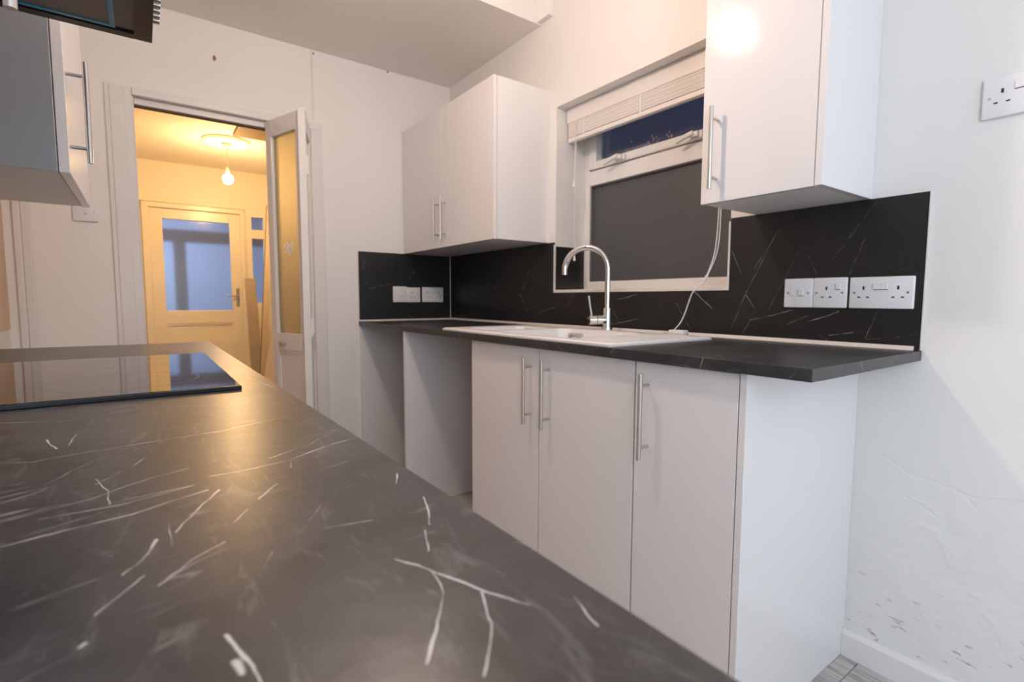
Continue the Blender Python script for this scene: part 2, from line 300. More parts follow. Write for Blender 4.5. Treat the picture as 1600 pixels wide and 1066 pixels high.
M['seal'] = mat('sealant', (0.72, 0.66, 0.60), 0.35)
M['tiletrim'] = mat('cream_tile_trim', (0.74, 0.69, 0.64), 0.3)
M['brown'] = mat('hood_enamel', (0.016, 0.008, 0.005), 0.38, spec=0.3)
M['hoodblack'] = mat('hood_black', (0.008, 0.008, 0.012), 0.25)
M['filter'] = mat('filter_mesh', (0.17, 0.135, 0.115), 0.45, metal=0.4, bump=(320, 0.4, 0.002))
M['teal'] = mat('teal_film', (0.0, 0.22, 0.34), 0.25)
M['oak'] = oak()
M['hallwall'] = mat('hall_cream_paint', (0.82, 0.77, 0.66), 0.6)
M['hallceil'] = mat('hall_ceiling_paint', (0.82, 0.77, 0.67), 0.7)
M['halldoor'] = mat('cream_door_paint', (0.82, 0.77, 0.66), 0.3)
M['ply'] = mat('bare_plywood', (0.20, 0.13, 0.065), 0.7, var=0.12, varscale=8)
M['board'] = mat('offcut_board', (0.60, 0.50, 0.38), 0.65, var=0.1, varscale=10)
M['boardgrey'] = mat('grey_offcut_board', (0.40, 0.34, 0.28), 0.65, var=0.1, varscale=10)
M['edge'] = mat('dark_strip', (0.12, 0.08, 0.05), 0.7)
M['porch'] = mat('backdrop_blue', (0.42, 0.46, 0.55), 0.8)
M['porchwood'] = mat('porch_timber', (0.34, 0.29, 0.29), 0.7)
M['ground'] = mat('porch_paving', (0.3, 0.3, 0.3), 0.8)
M['hook'] = mat('rusty_hook', (0.36, 0.20, 0.10), 0.5)
M['mark'] = mat('tan_speck', (0.5, 0.36, 0.26), 0.6)
M['worktop_left'] = stone('slate_worktop_veined', (0.022, 0.023, 0.026), (0.070, 0.069, 0.073), (0.62, 0.61, 0.61), 'XY', VL, 0.34, generic=0.10, bump=0.16, wscale=0.72, gscale=9, streak=0.55, hair=1.9)
M['worktop_right'] = stone('slate_worktop', (0.020, 0.020, 0.022), (0.045, 0.044, 0.046), (0.40, 0.39, 0.38), 'XYZ', VR2, 0.34, generic=0.7, wscale=1.6, bump=0.16, gscale=7, streak=0.5, hair=0.8)
M['splash_window'] = stone('slate_splashback', (0.0085, 0.0075, 0.0075), (0.016, 0.0145, 0.0145), (0.34, 0.31, 0.30), 'XZ', [(a - 1.25, b_ - 0.91, c - 1.25, d - 0.91, w_) for a, b_, c, d, w_ in VW], 0.42, generic=0.06, wscale=0.8)
M['splash_far'] = stone('slate_splashback_far', (0.0085, 0.0075, 0.0075), (0.016, 0.0145, 0.0145), (0.22, 0.21, 0.20), 'YZ', [(a + 0.3, b_ - 0.91, c + 0.3, d - 0.91, w_) for a, b_, c, d, w_ in VF], 0.42, generic=0.04)
M['kbulb'] = emit('kitchen_bulb_glow', (1.0, 0.77, 0.63), KITCHEN_BULB)
M['hbulb'] = emit('hall_bulb_glow', (1.0, 0.615, 0.28), HALL_BULB)

# ---------------------------------------------------------------- mesh helpers
class B:
    def __init__(s, T=None): s.bm = bmesh.new(); s.T = T
    def box(s, x0, y0, z0, x1, y1, z1, bev=0.0, seg=2):
        r = bmesh.ops.create_cube(s.bm, size=1.0)
        bmesh.ops.scale(s.bm, vec=(abs(x1 - x0), abs(y1 - y0), abs(z1 - z0)), verts=r['verts'])
        bmesh.ops.translate(s.bm, vec=((x0 + x1) / 2, (y0 + y1) / 2, (z0 + z1) / 2), verts=r['verts'])
        if bev:
            es = set(e for v in r['verts'] for e in v.link_edges)
            bmesh.ops.bevel(s.bm, geom=list(es), offset=bev, segments=seg, profile=0.5, affect='EDGES')
        return s
    def cyl(s, p0, p1, r0, r1=None, seg=20):
        p0, p1 = Vector(p0), Vector(p1); r1 = r0 if r1 is None else r1
        d = p1 - p0
        r = bmesh.ops.create_cone(s.bm, cap_ends=True, segments=seg, radius1=r0, radius2=r1, depth=d.length)
        q = Vector((0, 0, 1)).rotation_difference(d.normalized()).to_matrix().to_4x4()
        bmesh.ops.transform(s.bm, matrix=Matrix.Translation((p0 + p1) / 2) @ q, verts=r['verts'])
        return s
    def sphere(s, c, r, sz=1.0, seg=20, rings=12):
        q = bmesh.ops.create_uvsphere(s.bm, u_segments=seg, v_segments=rings, radius=r)
        bmesh.ops.transform(s.bm, matrix=Matrix.Translation(c) @ Matrix.Diagonal((1, 1, sz, 1)), verts=q['verts'])
        return s
    def tube(s, pts, r, seg=14, closed=False):
        pts = [Vector(p) for p in pts]; n = len(pts); rings = []
        up = None
        for i, p in enumerate(pts):
            if closed: tg = (pts[(i + 1) % n] - pts[i - 1]).normalized()
            else: tg = (pts[min(i + 1, n - 1)] - pts[max(i - 1, 0)]).normalized()
            if up is None:
                up = tg.orthogonal().normalized()
            up = (up - tg * up.dot(tg)).normalized(); sd = tg.cross(up)
            rr = r[i] if isinstance(r, (list, tuple)) else r
            rings.append([s.bm.verts.new(p + (up * math.cos(a) + sd * math.sin(a)) * rr) for a in [2 * PI * k / seg for k in range(seg)]])
        for i in range(n if closed else n - 1):
            a, b = rings[i], rings[(i + 1) % n]
            for k in range(seg): s.bm.faces.new((a[k], a[(k + 1) % seg], b[(k + 1) % seg], b[k]))
        if not closed:
            s.bm.faces.new(rings[0][::-1]); s.bm.faces.new(rings[-1])
        return s
    def lathe(s, prof, c, seg=32):
        rings = [[s.bm.verts.new((c[0] + r * math.cos(2 * PI * k / seg), c[1] + r * math.sin(2 * PI * k / seg), c[2] + z)) for k in range(seg)] for r, z in prof]
        for a, b in zip(rings, rings[1:]):
            for k in range(seg): s.bm.faces.new((a[k], a[(k + 1) % seg], b[(k + 1) % seg], b[k]))
        s.bm.faces.new(rings[0][::-1]); s.bm.faces.new(rings[-1])
        return s
    def prism(s, poly, axis, a0, a1):
        """extrude a polygon given in the two other axes along axis"""
        def P(u, v, w): return {'x': (w, u, v), 'y': (u, w, v), 'z': (u, v, w)}[axis]
        A = [s.bm.verts.new(P(u, v, a0)) for u, v in poly]; Bv = [s.bm.verts.new(P(u, v, a1)) for u, v in poly]
        s.bm.faces.new(A[::-1]); s.bm.faces.new(Bv)
        n = len(poly)
        for i in range(n): s.bm.faces.new((A[i], A[(i + 1) % n], Bv[(i + 1) % n], Bv[i]))
        return s
    def ring(s, outer, inner, f0, f1, f):
        """flat ring between two closed outlines, f maps (u,v,w) to a point"""
        n = len(outer); R = []
        for (o, w) in ((outer, f0), (outer, f1), (inner, f1), (inner, f0)):
            R.append([s.bm.verts.new(f(u, v, w)) for u, v in o])
        for i in range(4):
            a, b = R[i], R[(i + 1) % 4]
            for k in range(n): s.bm.faces.new((a[k], a[(k + 1) % n], b[(k + 1) % n], b[k]))
        return s

def wloc(p):
    v = Vector((0, 0, 0))
    while p is not None: v += p.location; p = p.parent
    return v

def obj(name, b, m, parent=None, smooth=False):
    bm = b.bm
    if b.T is not None: bmesh.ops.transform(bm, matrix=b.T, verts=bm.verts)
    bmesh.ops.recalc_face_normals(bm, faces=bm.faces)
    if parent is not None: bmesh.ops.translate(bm, vec=-wloc(parent), verts=bm.verts)
    me = bpy.data.meshes.new(name); bm.to_mesh(me); bm.free()
    me.materials.append(M[m])
    if smooth:
        for p in me.polygons: p.use_smooth = True
        me.set_sharp_from_angle(angle=math.radians(38))
    o = bpy.data.objects.new(name, me); C.objects.link(o)
    if parent is not None: o.parent = parent
    return o

def tag(o, label=None, cat=None, group=None, kind=None):
    if label: o['label'] = label
    if cat: o['category'] = cat
    if group: o['group'] = group
    if kind: o['kind'] = kind
    return o
def thing(name, label, cat, loc=(0, 0, 0), group=None, kind=None):
    o = bpy.data.objects.new(name, None); o.location = loc; o.empty_display_size = 0.05; C.objects.link(o)
    return tag(o, label, cat, group, kind)
def struct(name, b, m, label=None):
    return tag(obj(name, b, m), label, None, None, 'structure')

# ================================================================ SHELL
ZD = 2.372          # lowered ceiling over the far end
ZC = 2.60           # ceiling over the rest of the kitchen
WX0, WX1, WZ0, WZ1 = 1.037, 1.946, 1.0816, 1.951     # window opening
LY = LEFT           # left wall
XE = 4.70           # end wall behind the camera
DY0, DY1, DZ = -1.626, -0.862, 1.952                 # doorway in the far wall

b = B()
b.box(0, 0, 0, WX0, 0.25, ZC); b.box(WX1, 0, 0, XE, 0.25, ZC)
b.box(WX0, 0, 0, WX1, 0.25, WZ0); b.box(WX0, 0, WZ1, WX1, 0.25, ZC)
WR = struct('wall_right', b, 'plaster', 'white painted plaster wall with the window, cracked low down at right')
b = B()
b.box(-0.12, LY, 0, 0, DY0 - 0.02, ZC); b.box(-0.12, DY1 + 0.02, 0, 0, 0.25, ZC); b.box(-0.12, DY0 - 0.02, DZ + 0.02, 0, DY1 + 0.02, ZC)
wb = struct('wall_back', b, 'wall', 'off white far wall with the doorway')
obj('joint_strip', B().box(0, -0.846, DZ + 0.05, 0.004, -0.836, ZD, 0.001), 'trim', wb)
obj('joint_strip', B().box(0, -0.80, 0.0, 0.003, -0.793, 1.5, 0.001), 'trim', wb)
struct('wall_left', B().box(-0.12, LY - 0.15, 0, 3.65, LY, ZC).box(4.60, LY - 0.15, 0, XE, LY, ZC).box(3.65, LY - 0.15, 0, 4.60, LY, 0.16).box(3.65, LY - 0.15, 2.28, 4.60, LY, ZC), 'wall')
struct('wall_front', B().box(XE, LY - 0.15, 0, XE + 0.12, -1.97, ZC).box(XE, -0.23, 0, XE + 0.12, 0.25, ZC).box(XE, -1.97, 0, XE + 0.12, -0.23, 0.87).box(XE, -1.97, 2.33, XE + 0.12, -0.23, ZC), 'wall')
cl = struct('ceiling', B().box(0.915, LY, ZC, XE, 0.0, ZC + 0.1).box(-0.12, LY - 0.15, ZD, 0.915, 0.25, ZC + 0.1), 'ceiling', 'off white ceiling lowered over the far end')
obj('wall_nib', B().box(0.915, -0.028, ZD + 0.006, 1.005, 0, ZC, 0.003), 'wall', cl)
fl = struct('floor', B().box(-0.12, LY, -0.08, XE, 0, -0.012), 'carcass')
pl_me = None
k = 0
for row in range(11):
    y0 = -0.19 * (row + 1)
    for col in range(-1, 4):
        x0 = col * 1.25 + (row % 3) * 0.42 - 0.1
        a0, a1 = max(x0, 0.0), min(x0 + 1.248, XE)
        if a1 - a0 < 0.05: continue
        yy0 = max(y0, LY)
        full = (a0 == x0 and a1 == x0 + 1.248 and yy0 == y0)
        if full and pl_me is not None:
            o = bpy.data.objects.new('plank', pl_me); C.objects.link(o); o.parent = fl; o.location = (x0, y0, 0)
        else:
            bb = B(); bb.box(0, 0, -0.0115, a1 - a0, y0 + 0.1888 - yy0, 0, 0.0008, 1)
            o = obj('plank', bb, 'oak'); o.parent = fl; o.location = (a0, yy0, 0)
            if full: pl_me = o.data
bbd = struct('baseboard_right', B().prism([(-0.016, 0), (-0.016, 0.066), (-0.006, 0.079), (0.0, 0.079), (0.0, 0)], 'x', 2.354, XE), 'trim', 'white painted skirting under the cracked wall at lower right')

obj('tan_patch', B().box(0.0, LY, 0.912, 0.884, LY + 0.003, 1.60), 'tanwall', bpy.data.objects['wall_left'])  # thin tan panel on the left wall above worktop height
# doorway lining, architrave and track (trim)
b = B()
b.box(-0.12, DY0 - 0.02, 0, 0.0, DY0, DZ + 0.02); b.box(-0.12, DY1, 0, 0.0, DY1 + 0.02, DZ + 0.02); b.box(-0.12, DY0, DZ, 0.0, DY1, DZ + 0.02)
struct('trim_1', b, 'trim', 'white door lining of the open doorway')
b = B()
b.box(0, -1.73, 0, 0.010, DY0 - 0.005, DZ + 0.035, 0.003)
b.box(0, -1.713, 0, 0.014, -1.66, DZ + 0.03, 0.004)
struct('trim_2', b, 'trim', 'wide white gloss casing left of the open doorway')
b = B().box(0, DY0 - 0.005, DZ, 0.020, DY1 + 0.06, DZ + 0.035, 0.003)
b.box(0, DY1, 0, 0.020, DY1 + 0.06, DZ, 0.003)
struct('trim_3', b, 'trim', 'white casing over and right of the open doorway')
b = B().box(0.0, -2.052, 0, 0.012, -2.028, ZD, 0.004).box(0, -2.028, 0, 0.007, -1.998, ZD, 0.004)
struct('trim_4', b, 'trim', 'narrow upright white casing in the left corner')

# ================================================================ WINDOW
wn = thing('window_1', 'white framed kitchen window with dark panes above the sink', 'window', (1.49, 0.2, WZ0), kind='structure')
FY0, FY1 = 0.188, 0.25
b = B()
b.box(WX0, FY0, WZ0, WX0 + 0.034, FY1, WZ1, 0.004); b.box(WX1 - 0.034, FY0, WZ0, WX1, FY1, WZ1, 0.004)
b.box(WX0 + 0.03, FY0 + 0.001, WZ0, WX1 - 0.03, FY1, 1.130, 0.004); b.box(WX0 + 0.03, FY0 + 0.001, WZ1 - 0.04, WX1 - 0.03, FY1, WZ1, 0.004)
b.box(WX0 + 0.03, FY0 + 0.001, 1.601, WX1 - 0.03, FY1, 1.672, 0.004)
obj('frame', b, 'upvc', wn)
b = B(); SY = 0.176
b.box(1.073, SY, 1.675, 1.124, 0.235, 1.922, 0.006); b.box(1.862, SY, 1.675, 1.912, 0.235, 1.922, 0.006)
b.box(1.12, SY + 0.001, 1.675, 1.866, 0.235, 1.712, 0.006); b.box(1.12, SY + 0.001, 1.875, 1.866, 0.235, 1.922, 0.006)
sash = obj('sash', b, 'upvc', wn)
pane = obj('pane', B().box(1.118, 0.214, 1.705, 1.868, 0.218, 1.882), 'clear', wn)
obj('pane', B().box(1.066, 0.214, 1.125, 1.917, 0.220, 1.606), 'obscure', wn)
b = B()
for (x0, x1, z) in ((1.067, 1.073, 0), (1.91, 1.916, 0)): b.box(x0, 0.200, 1.130, x1, 0.214, 1.601, 0.001)
b.box(1.067, 0.200, 1.128, 1.916, 0.214, 1.134, 0.001); b.box(1.067, 0.200, 1.597, 1.916, 0.214, 1.603, 0.001)
obj('glazing_gasket', b, 'gap', wn)
for hx in (1.29, 1.685):
    b = B().box(hx - 0.028, 0.162, 1.676, hx + 0.028, 0.178, 1.704, 0.006)
    b.box(hx - 0.018, 0.146, 1.68, hx + 0.018, 0.166, 1.702, 0.006)
    hd = obj('window_handle', b, 'upvc', wn, True)
    obj('lever', B().tube([(hx, 0.148, 1.696), (hx - 0.03, 0.142, 1.688), (hx - 0.075, 0.138, 1.673)], [0.011, 0.010, 0.007], 10), 'upvc', hd, True)
b = B(); rr = random.Random(3)
for i in range(40):
    cx = rr.choice([1.30, 1.42, 1.44, 1.46, 1.53]) + rr.uniform(-0.022, 0.022); top = 1.714 + rr.random() ** 2 * 0.05
    s = rr.uniform(0.0012, 0.0032)
    b.box(cx - s, 0.2125, top - s * 1.6, cx + s, 0.2140, top + s * 1.6)
tag(obj('pane_fleck', b, 'mark', wn), kind='stuff')  # small tan flecks scattered along the foot of the upper pane
b = B()   # cream trim round the tiled edge of the opening
b.box(WX0 - 0.004, -0.009, WZ0 - 0.008, WX1 + 0.006, 0.002, WZ0, 0.001)
b.box(WX0 - 0.004, -0.009, WZ0, WX0 + 0.001, 0.002, 1.306, 0.001); b.box(WX1 - 0.001, -0.009, WZ0, WX1 + 0.006, 0.002, 1.306, 0.001)
b.box(WX0 + 0.001, 0.0, WZ0, WX1 - 0.001, FY0, WZ0 + 0.006, 0.001)
struct('trim_5', b, 'tiletrim', 'cream edging strip around the foot of the window opening')

# ---------------------------------------------------------------- blind
bl = thing('venetian_blind', 'white slatted blind pulled up at the top of the kitchen window', 'blind', (1.49, 0.09, 1.80))
obj('valance', B().box(1.043, 0.058, 1.882, 1.940, 0.068, 1.950, 0.003), 'blind', bl)
obj('headrail', B().box(1.050, 0.076, 1.905, 1.934, 0.125, 1.948, 0.002), 'blind', bl)
sl = None
for i in range(11):
    z = 1.8165 + i * 0.0062
    if sl is None:
        sl = obj('slat', B().box(1.050, 0.0625, z, 1.934, 0.087, z + 0.0054, 0.001, 1), 'blind', bl)
    else:
        o = sl.copy(); C.objects.link(o); o.parent = bl; o.location = (0, random.uniform(-0.001, 0.001), i * 0.0062)
obj('bottom_rail', B().box(1.050, 0.0615, 1.793, 1.934, 0.087, 1.814, 0.004), 'blind', bl)
for x in (1.16, 1.49, 1.80):
    obj('ladder_tape', B().box(x - 0.004, 0.0600, 1.796, x + 0.004, 0.0610, 1.89, 0.0003, 1), 'cord', bl)
obj('pull_cord', B().tube([(1.108, 0.060, 1.89), (1.108, 0.052, 1.70), (1.108, 0.050, 1.60)], 0.0011, 6).tube([(1.112, 0.060, 1.89), (1.116, 0.050, 1.6), (1.118, 0.050, 1.25)], 0.0010, 6), 'cord', bl)
for (x, z) in ((1.108, 1.572), (1.118, 1.226)):
    obj('cord_acorn', B().lathe([(0.0025, 0.03), (0.004, 0.022), (0.0068, 0.004), (0.006, 0.0)], (x, 0.050, z), 14), 'cord', bl, True)

# ================================================================ SPLASHBACKS
sp = thing('splashback', 'long black veined splashback under the window behind the sink', 'splashback', (1.25, 0, 0.91))
b = B()
b.prism([(0.007, 0.9105), (2.490, 0.9105), (2.490, 1.3165), (WX1 + 0.005, 1.3165), (WX1 + 0.005, WZ0 - 0.007), (WX0 - 0.003, WZ0 - 0.007), (WX0 - 0.003, 1.3165), (0.007, 1.3165)], 'y', -0.007, -0.0005)
obj('panel', b, 'splash_window', sp)
tag(obj('reveal_panel', B().box(WX0, 0.003, WZ0 + 0.007, WX0 + 0.005, FY0 - 0.001, 1.297), 'splash_far', WR), 'black tile panel in the window reveal')
obj('end_trim', B().box(2.490, -0.008, 0.9105, 2.494, -0.0005, 1.3175, 0.001), 'tiletrim', sp)
b = B().prism([(-0.0165, 0.9102), (-0.007, 0.9102), (-0.007, 0.921)], 'x', 0.012, 2.478)
obj('sealant_bead', b, 'seal', sp)
sf = thing('splashback', 'short black splashback on the far wall beside the corner', 'splashback', (0, -0.3, 0.91))
obj('panel', B().box(0.0005, -0.612, 0.9105, 0.0065, -0.007, 1.3165), 'splash_far', sf)
obj('corner_trim', B().box(0.0066, -0.0115, 0.911, 0.0105, -0.0072, 1.315, 0.001), 'seal', sf)
obj('edge_trim', B().box(0.0005, -0.616, 0.9105, 0.0075, -0.612, 1.3175, 0.001), 'tiletrim', sf)
obj('sealant_bead', B().prism([(0.0066, 0.9102), (0.014, 0.9102), (0.0066, 0.919)], 'y', -0.612, -0.012), 'seal', sf)

# ================================================================ CABINETS
def bar_handle(parent, p, axis_out, L=0.224, gapz=0.16, r=0.006, out=0.034):
    """vertical bar handle, p = foot centre on the door face"""
    p = Vector(p); n = Vector(axis_out)
    c = p + n * out
    b = B().cyl(c - Vector((0, 0, L / 2)), c + Vector((0, 0, L / 2)), r, seg=16)
    h = obj('handle', b, 'steel', parent, True)
    b = B()
    for s in (-1, 1):
        q = p + Vector((0, 0, s * gapz / 2)); b.cyl(q, q + n * out, 0.0042, seg=12)
    for f in b.bm.faces: pass
    # stand-offs joined into the same handle mesh
    bm = b.bm
    bmesh.ops.translate(bm, vec=-wloc(h), verts=bm.verts)
    hb = bmesh.new(); hb.from_mesh(h.data); me2 = bpy.data.meshes.new('tmp'); bm.to_mesh(me2); hb.from_mesh(me2); hb.to_mesh(h.data); hb.free(); bm.free()
    bpy.data.meshes.remove(me2)
    for f in h.data.polygons: f.use_smooth = True
    h.data.set_sharp_from_angle(angle=math.radians(38))
    return h

def cabinet(name, label, cat, x0, x1, z0, z1, yb, yf, doors, plinth=0.0, group=None, open_top=False, sgn=1):
    """yb back, yf front of the doors; doors = [(x0,x1,handle_x,handle_zc)]"""
    o = thing(name, label, cat, ((x0 + x1) / 2, (yb + yf) / 2, 0 if plinth else z0), group)
    n = Vector((0, -1 if yf < yb else 1, 0)); T = 0.016; d = 0.019
    yc = yf - n.y * (d + 0.002)          # carcass front
    b = B()
    zb = z0 + plinth
    b.box(x0, yb, zb, x0 + T, yc, z1); b.box(x1 - T, yb, zb, x1, yc, z1)
    b.box(x0 + T, yb, zb, x1 - T, yc, zb + T)
    if not open_top: b.box(x0 + T, yb, z1 - T, x1 - T, yc, z1)
    b.box(x0 + T, yb, zb + T, x1 - T, yb - 0.006 * (1 if n.y < 0 else -1), z1 - (0 if open_top else T))
    obj('carcass', b, 'carcass', o)
    if plinth: obj('plinth', B().box(x0, yc - n.y * 0.04, 0.001, x1, yc - n.y * 0.056, zb - 0.002), 'carcass', o)
    for (a0, a1, hx, hz) in doors:
        dr = obj('door', B().box(a0, yf - n.y * d, zb - (0.0 if plinth else 0.002), a1, yf, z1 - (0.004 if plinth else 0), 0.0012), 'cab', o)
        if hx is not None: bar_handle(dr, (hx, yf, hz), n)
    return o

# upper pair by the far corner
cabinet('wall_cabinet', 'white double door wall cabinet in the far corner left of the window', 'cabinet', 0.008, 0.985, 1.3185, 2.039, -0.0005, -0.326,
        [(0.009, 0.4955, 0.457, 1.465), (0.4985, 0.984, 0.535, 1.465)])
# upper right single door with its end panel
uc = cabinet('wall_cabinet', 'tall white single door wall cabinet right of the window, lamp glare on its door', 'cabinet', 2.031, 2.342, 1.3185, 2.25, -0.0005, -0.304,
        [(2.032, 2.341, 2.080, 1.462)])
obj('end_panel', B().box(2.3435, -0.0005, 1.3165, 2.361, -0.306, 2.25, 0.001), 'cab', uc)
# base run under the sink
YF = -0.590
bc = cabinet('base_cabinet', 'white two door sink cabinet under the black worktop', 'cabinet', 1.222, 2.046, 0.0, 0.8835, -0.002, YF,
        [(1.223, 1.6425, 1.603, 0.737), (1.6465, 2.0435, 1.697, 0.737)], plinth=0.10, open_top=True)
bs = cabinet('base_cabinet', 'white single door base cabinet at the near end of the worktop', 'cabinet', 2.0475, 2.336, 0.0, 0.8835, -0.002, YF,
        [(2.0485, 2.3345, 2.092, 0.742)], plinth=0.10)
obj('end_panel', B().box(2.3375, -0.0005, 0.001, 2.3535, YF - 0.001, 0.8835, 0.001), 'cab', bs)
ap = thing('appliance_panel', 'white upright panel between the two empty appliance bays', 'panel', (0.6, -0.3, 0.0))
obj('panel', B().box(0.613, -0.002, 0.001, 0.635, -0.610, 0.8835, 0.001), 'cab', ap)
ap = thing('appliance_panel', 'white end panel on the far wall inside the far appliance bay', 'panel', (0.01, -0.3, 0.0))
obj('panel', B().box(0.001, -0.002, 0.001, 0.017, -0.612, 0.8835, 0.001), 'cab', ap)

# worktop, right run, with the sink cut-out
b = B(); z0, z1 = 0.884, 0.910
X0, X1, Y0, Y1 = 0.001, 2.4936, -0.6155, -0.001
cx0, cx1, cy0, cy1 = 1.03, 1.945, -0.585, -0.14
b.box(X0, Y0, z0, X1, cy0, z1, 0.0015); b.box(X0, cy1, z0, X1, Y1, z1, 0.0015); b.box(X0, cy0 - .002, z0, cx0, cy1 + .002, z1 - 0.00005); b.box(cx1, cy0 - .002, z0, X1, cy1 + .002, z1 - 0.00005)
tag(obj('worktop', b, 'worktop_right'), 'black veined laminate worktop along the window wall holding the white sink', 'worktop')

# left worktop and the units carrying it
b = B(); poly = [(1.160, -1.4735), (3.6, -1.4735), (3.6, LY + 0.001), (1.105, LY + 0.001)]
b.prism(poly, 'z', 0.884, 0.910)
bmesh.ops.bevel(b.bm, geom=[e for e in b.bm.edges], offset=0.0015, segments=2, affect='EDGES')
tag(obj('worktop', b, 'worktop_left'), 'dark slate worktop with white veins filling the foreground, hob set in it', 'worktop')
for i, (x0, x1) in enumerate(((1.19, 1.79), (1.795, 2.395), (2.4, 3.0), (3.005, 3.58))):
    cabinet('base_cabinet', 'white base cabinet carrying the foreground worktop, ' + ['furthest from the camera', 'under the hob end', 'below the camera', 'behind the camera'][i], 'cabinet',
            x0, x1, 0.0, 0.8835, LY + 0.002, -1.50, [(x0 + 0.002, x1 - 0.002, x0 + 0.05, 0.74)], plinth=0.10)

# left wall cabinets
cabinet('wall_cabinet', 'white wall cabinet at the left, its underside and door edge in view', 'cabinet', 0.885, 1.420, 1.3185, 2.039, LY + 0.001, -1.750,
        [(0.886, 1.419, 1.385, 1.462)])
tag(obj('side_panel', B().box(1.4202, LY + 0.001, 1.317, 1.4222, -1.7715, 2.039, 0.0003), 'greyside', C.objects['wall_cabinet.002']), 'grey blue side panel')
cabinet('wall_cabinet', 'white wall cabinet nearest the camera, only its handle end showing top left', 'cabinet', 2.125, 2.60, 1.3185, 2.039, LY + 0.001, -1.768,
        [(2.126, 2.599, 2.148, 1.462)])

# ---------------------------------------------------------------- cooker hood
ho = thing('cooker_hood', 'black cooker hood with blue green edging and silver buttons, top left corner', 'cooker hood', (1.86, -1.85, 1.567))
HX0, HX1, HYF = 1.60, 2.118, -1.593
b = B()
b.box(HX0, LY + 0.002, 1.567, HX1, LY + 0.030, 1.64); b.box(HX0, HYF - 0.030, 1.567, HX1, HYF, 1.64, 0.001)
b.box(HX0, LY + 0.03, 1.567, HX0 + 0.022, HYF - 0.03, 1.64); b.box(HX1 - 0.022, LY + 0.03, 1.567, HX1, HYF - 0.03, 1.64)
b.box(HX0, LY + 0.002, 1.64, HX1, HYF, 1.66)
obj('canopy', b, 'brown', ho)
obj('inner_plate', B().box(HX0 + 0.022, LY + 0.03, 1.571, HX1 - 0.022, HYF - 0.03, 1.64), 'hoodblack', ho)
b = B(); o_ = [(HX0 + 0.030, -2.03), (HX1 - 0.04, -2.03), (HX1 - 0.04, -1.652), (HX0 + 0.030, -1.652)]
i_ = [(HX0 + 0.040, -2.02), (HX1 - 0.05, -2.02), (HX1 - 0.05, -1.661), (HX0 + 0.040, -1.661)]
b.ring(o_, i_, 1.571, 1.5675, lambda u, v, w_: (u, v, w_))
obj('filter_edging', b, 'teal', ho)
obj('grease_filter', B().box(HX0 + 0.040, -2.02, 1.569, HX1 - 0.05, -1.661, 1.571), 'filter', ho)
for i in range(5):
    x = 1.655 + i * 0.022
    obj('button', B().cyl((x, HYF, 1.592), (x, HYF + 0.012, 1.592), 0.0075, 0.007, 14), 'chrome', ho, True)
obj('chimney', B().box(1.74, LY + 0.002, 1.66, 1.98, -1.86, 2.45), 'brown', ho)

# ---------------------------------------------------------------- hob
hb = thing('hob', 'black glass hob set into the foreground worktop', 'hob', (1.85, -1.77, 0.910))
b = B().box(1.582, -2.035, 0.9101, 2.118, -1.524, 0.9165, 0.002)
obj('glass_plate', b, 'blackglass', hb)
obj('near_bevel', B().box(2.1175, -2.035, 0.9101, 2.1215, -1.524, 0.9160, 0.001), 'hobrim', hb)
for (cx, cy, r) in ((1.72, -1.66, 0.075), (1.72, -1.90, 0.095), (1.98, -1.66, 0.095), (1.98, -1.90, 0.075)):
    ou = [(cx + r * math.cos(2 * PI * k / 40), cy + r * math.sin(2 * PI * k / 40)) for k in range(40)]
    inn = [(cx + (r - 0.0012) * math.cos(2 * PI * k / 40), cy + (r - 0.0012) * math.sin(2 * PI * k / 40)) for k in range(40)]
    obj('cooking_zone', B().ring(ou, inn, 0.9165, 0.91656, lambda u, v, w_: (u, v, w_)), 'hobmark', hb)

# ================================================================ SINK AND TAP
sk = thing('sink', 'white composite sink with drainer set in the black worktop', 'sink', (1.48, -0.36, 0.91))
def rrect(x, y, x0, x1, y0, y1, r):
    cx, cy = (x0 + x1) / 2, (y0 + y1) / 2
    dx, dy = abs(x - cx) - (x1 - x0) / 2 + r, abs(y - cy) - (y1 - y0) / 2 + r
    return math.hypot(max(dx, 0), max(dy, 0)) + min(max(dx, dy), 0) - r
def sst(t): t = max(0, min(1, t)); return t * t * (3 - 2 * t)
def sinkz(x, y):
    z = 0.920
    d = rrect(x, y, 1.33, 1.76, -0.555, -0.195, 0.05); z -= 0.15 * sst(-d / 0.016)
    d = rrect(x, y, 1.09, 1.29, -0.53, -0.245, 0.04); z -= 0.10 * sst(-d / 0.016)
    d = rrect(x, y, 1.79, 1.945, -0.56, -0.17, 0.03)
    if d < 0: z -= 0.005 * sst(-d / 0.01) * (0.6 + 0.4 * math.cos(x * 2 * PI / 0.026))
    e = rrect(x, y, 1.0, 1.965, -0.600, -0.120, 0.012); z -= 0.004 * sst((e + 0.006) / 0.006)
    return z
b = B(); NX, NY = 150, 84; V = []
for j in range(NY + 1):
    row = []
    for i in range(NX + 1):
        x = 1.0 + 0.965 * i / NX; y = -0.600 + 0.480 * j / NY
        row.append(b.bm.verts.new((x, y, sinkz(x, y))))
    V.append(row)
for j in range(NY):
    for i in range(NX): b.bm.faces.new((V[j][i], V[j][i + 1], V[j + 1][i + 1], V[j + 1][i]))
per = [V[0][i] for i in range(NX + 1)] + [V[j][NX] for j in range(1, NY + 1)] + [V[NY][i] for i in range(NX - 1, -1, -1)] + [V[j][0] for j in range(NY - 1, 0, -1)]
bot = [b.bm.verts.new((v.co.x, v.co.y, 0.9101)) for v in per]
for i in range(len(per)): b.bm.faces.new((per[i], bot[i], bot[(i + 1) % len(per)], per[(i + 1) % len(per)]))
obj('basin', b, 'sink', sk, True)
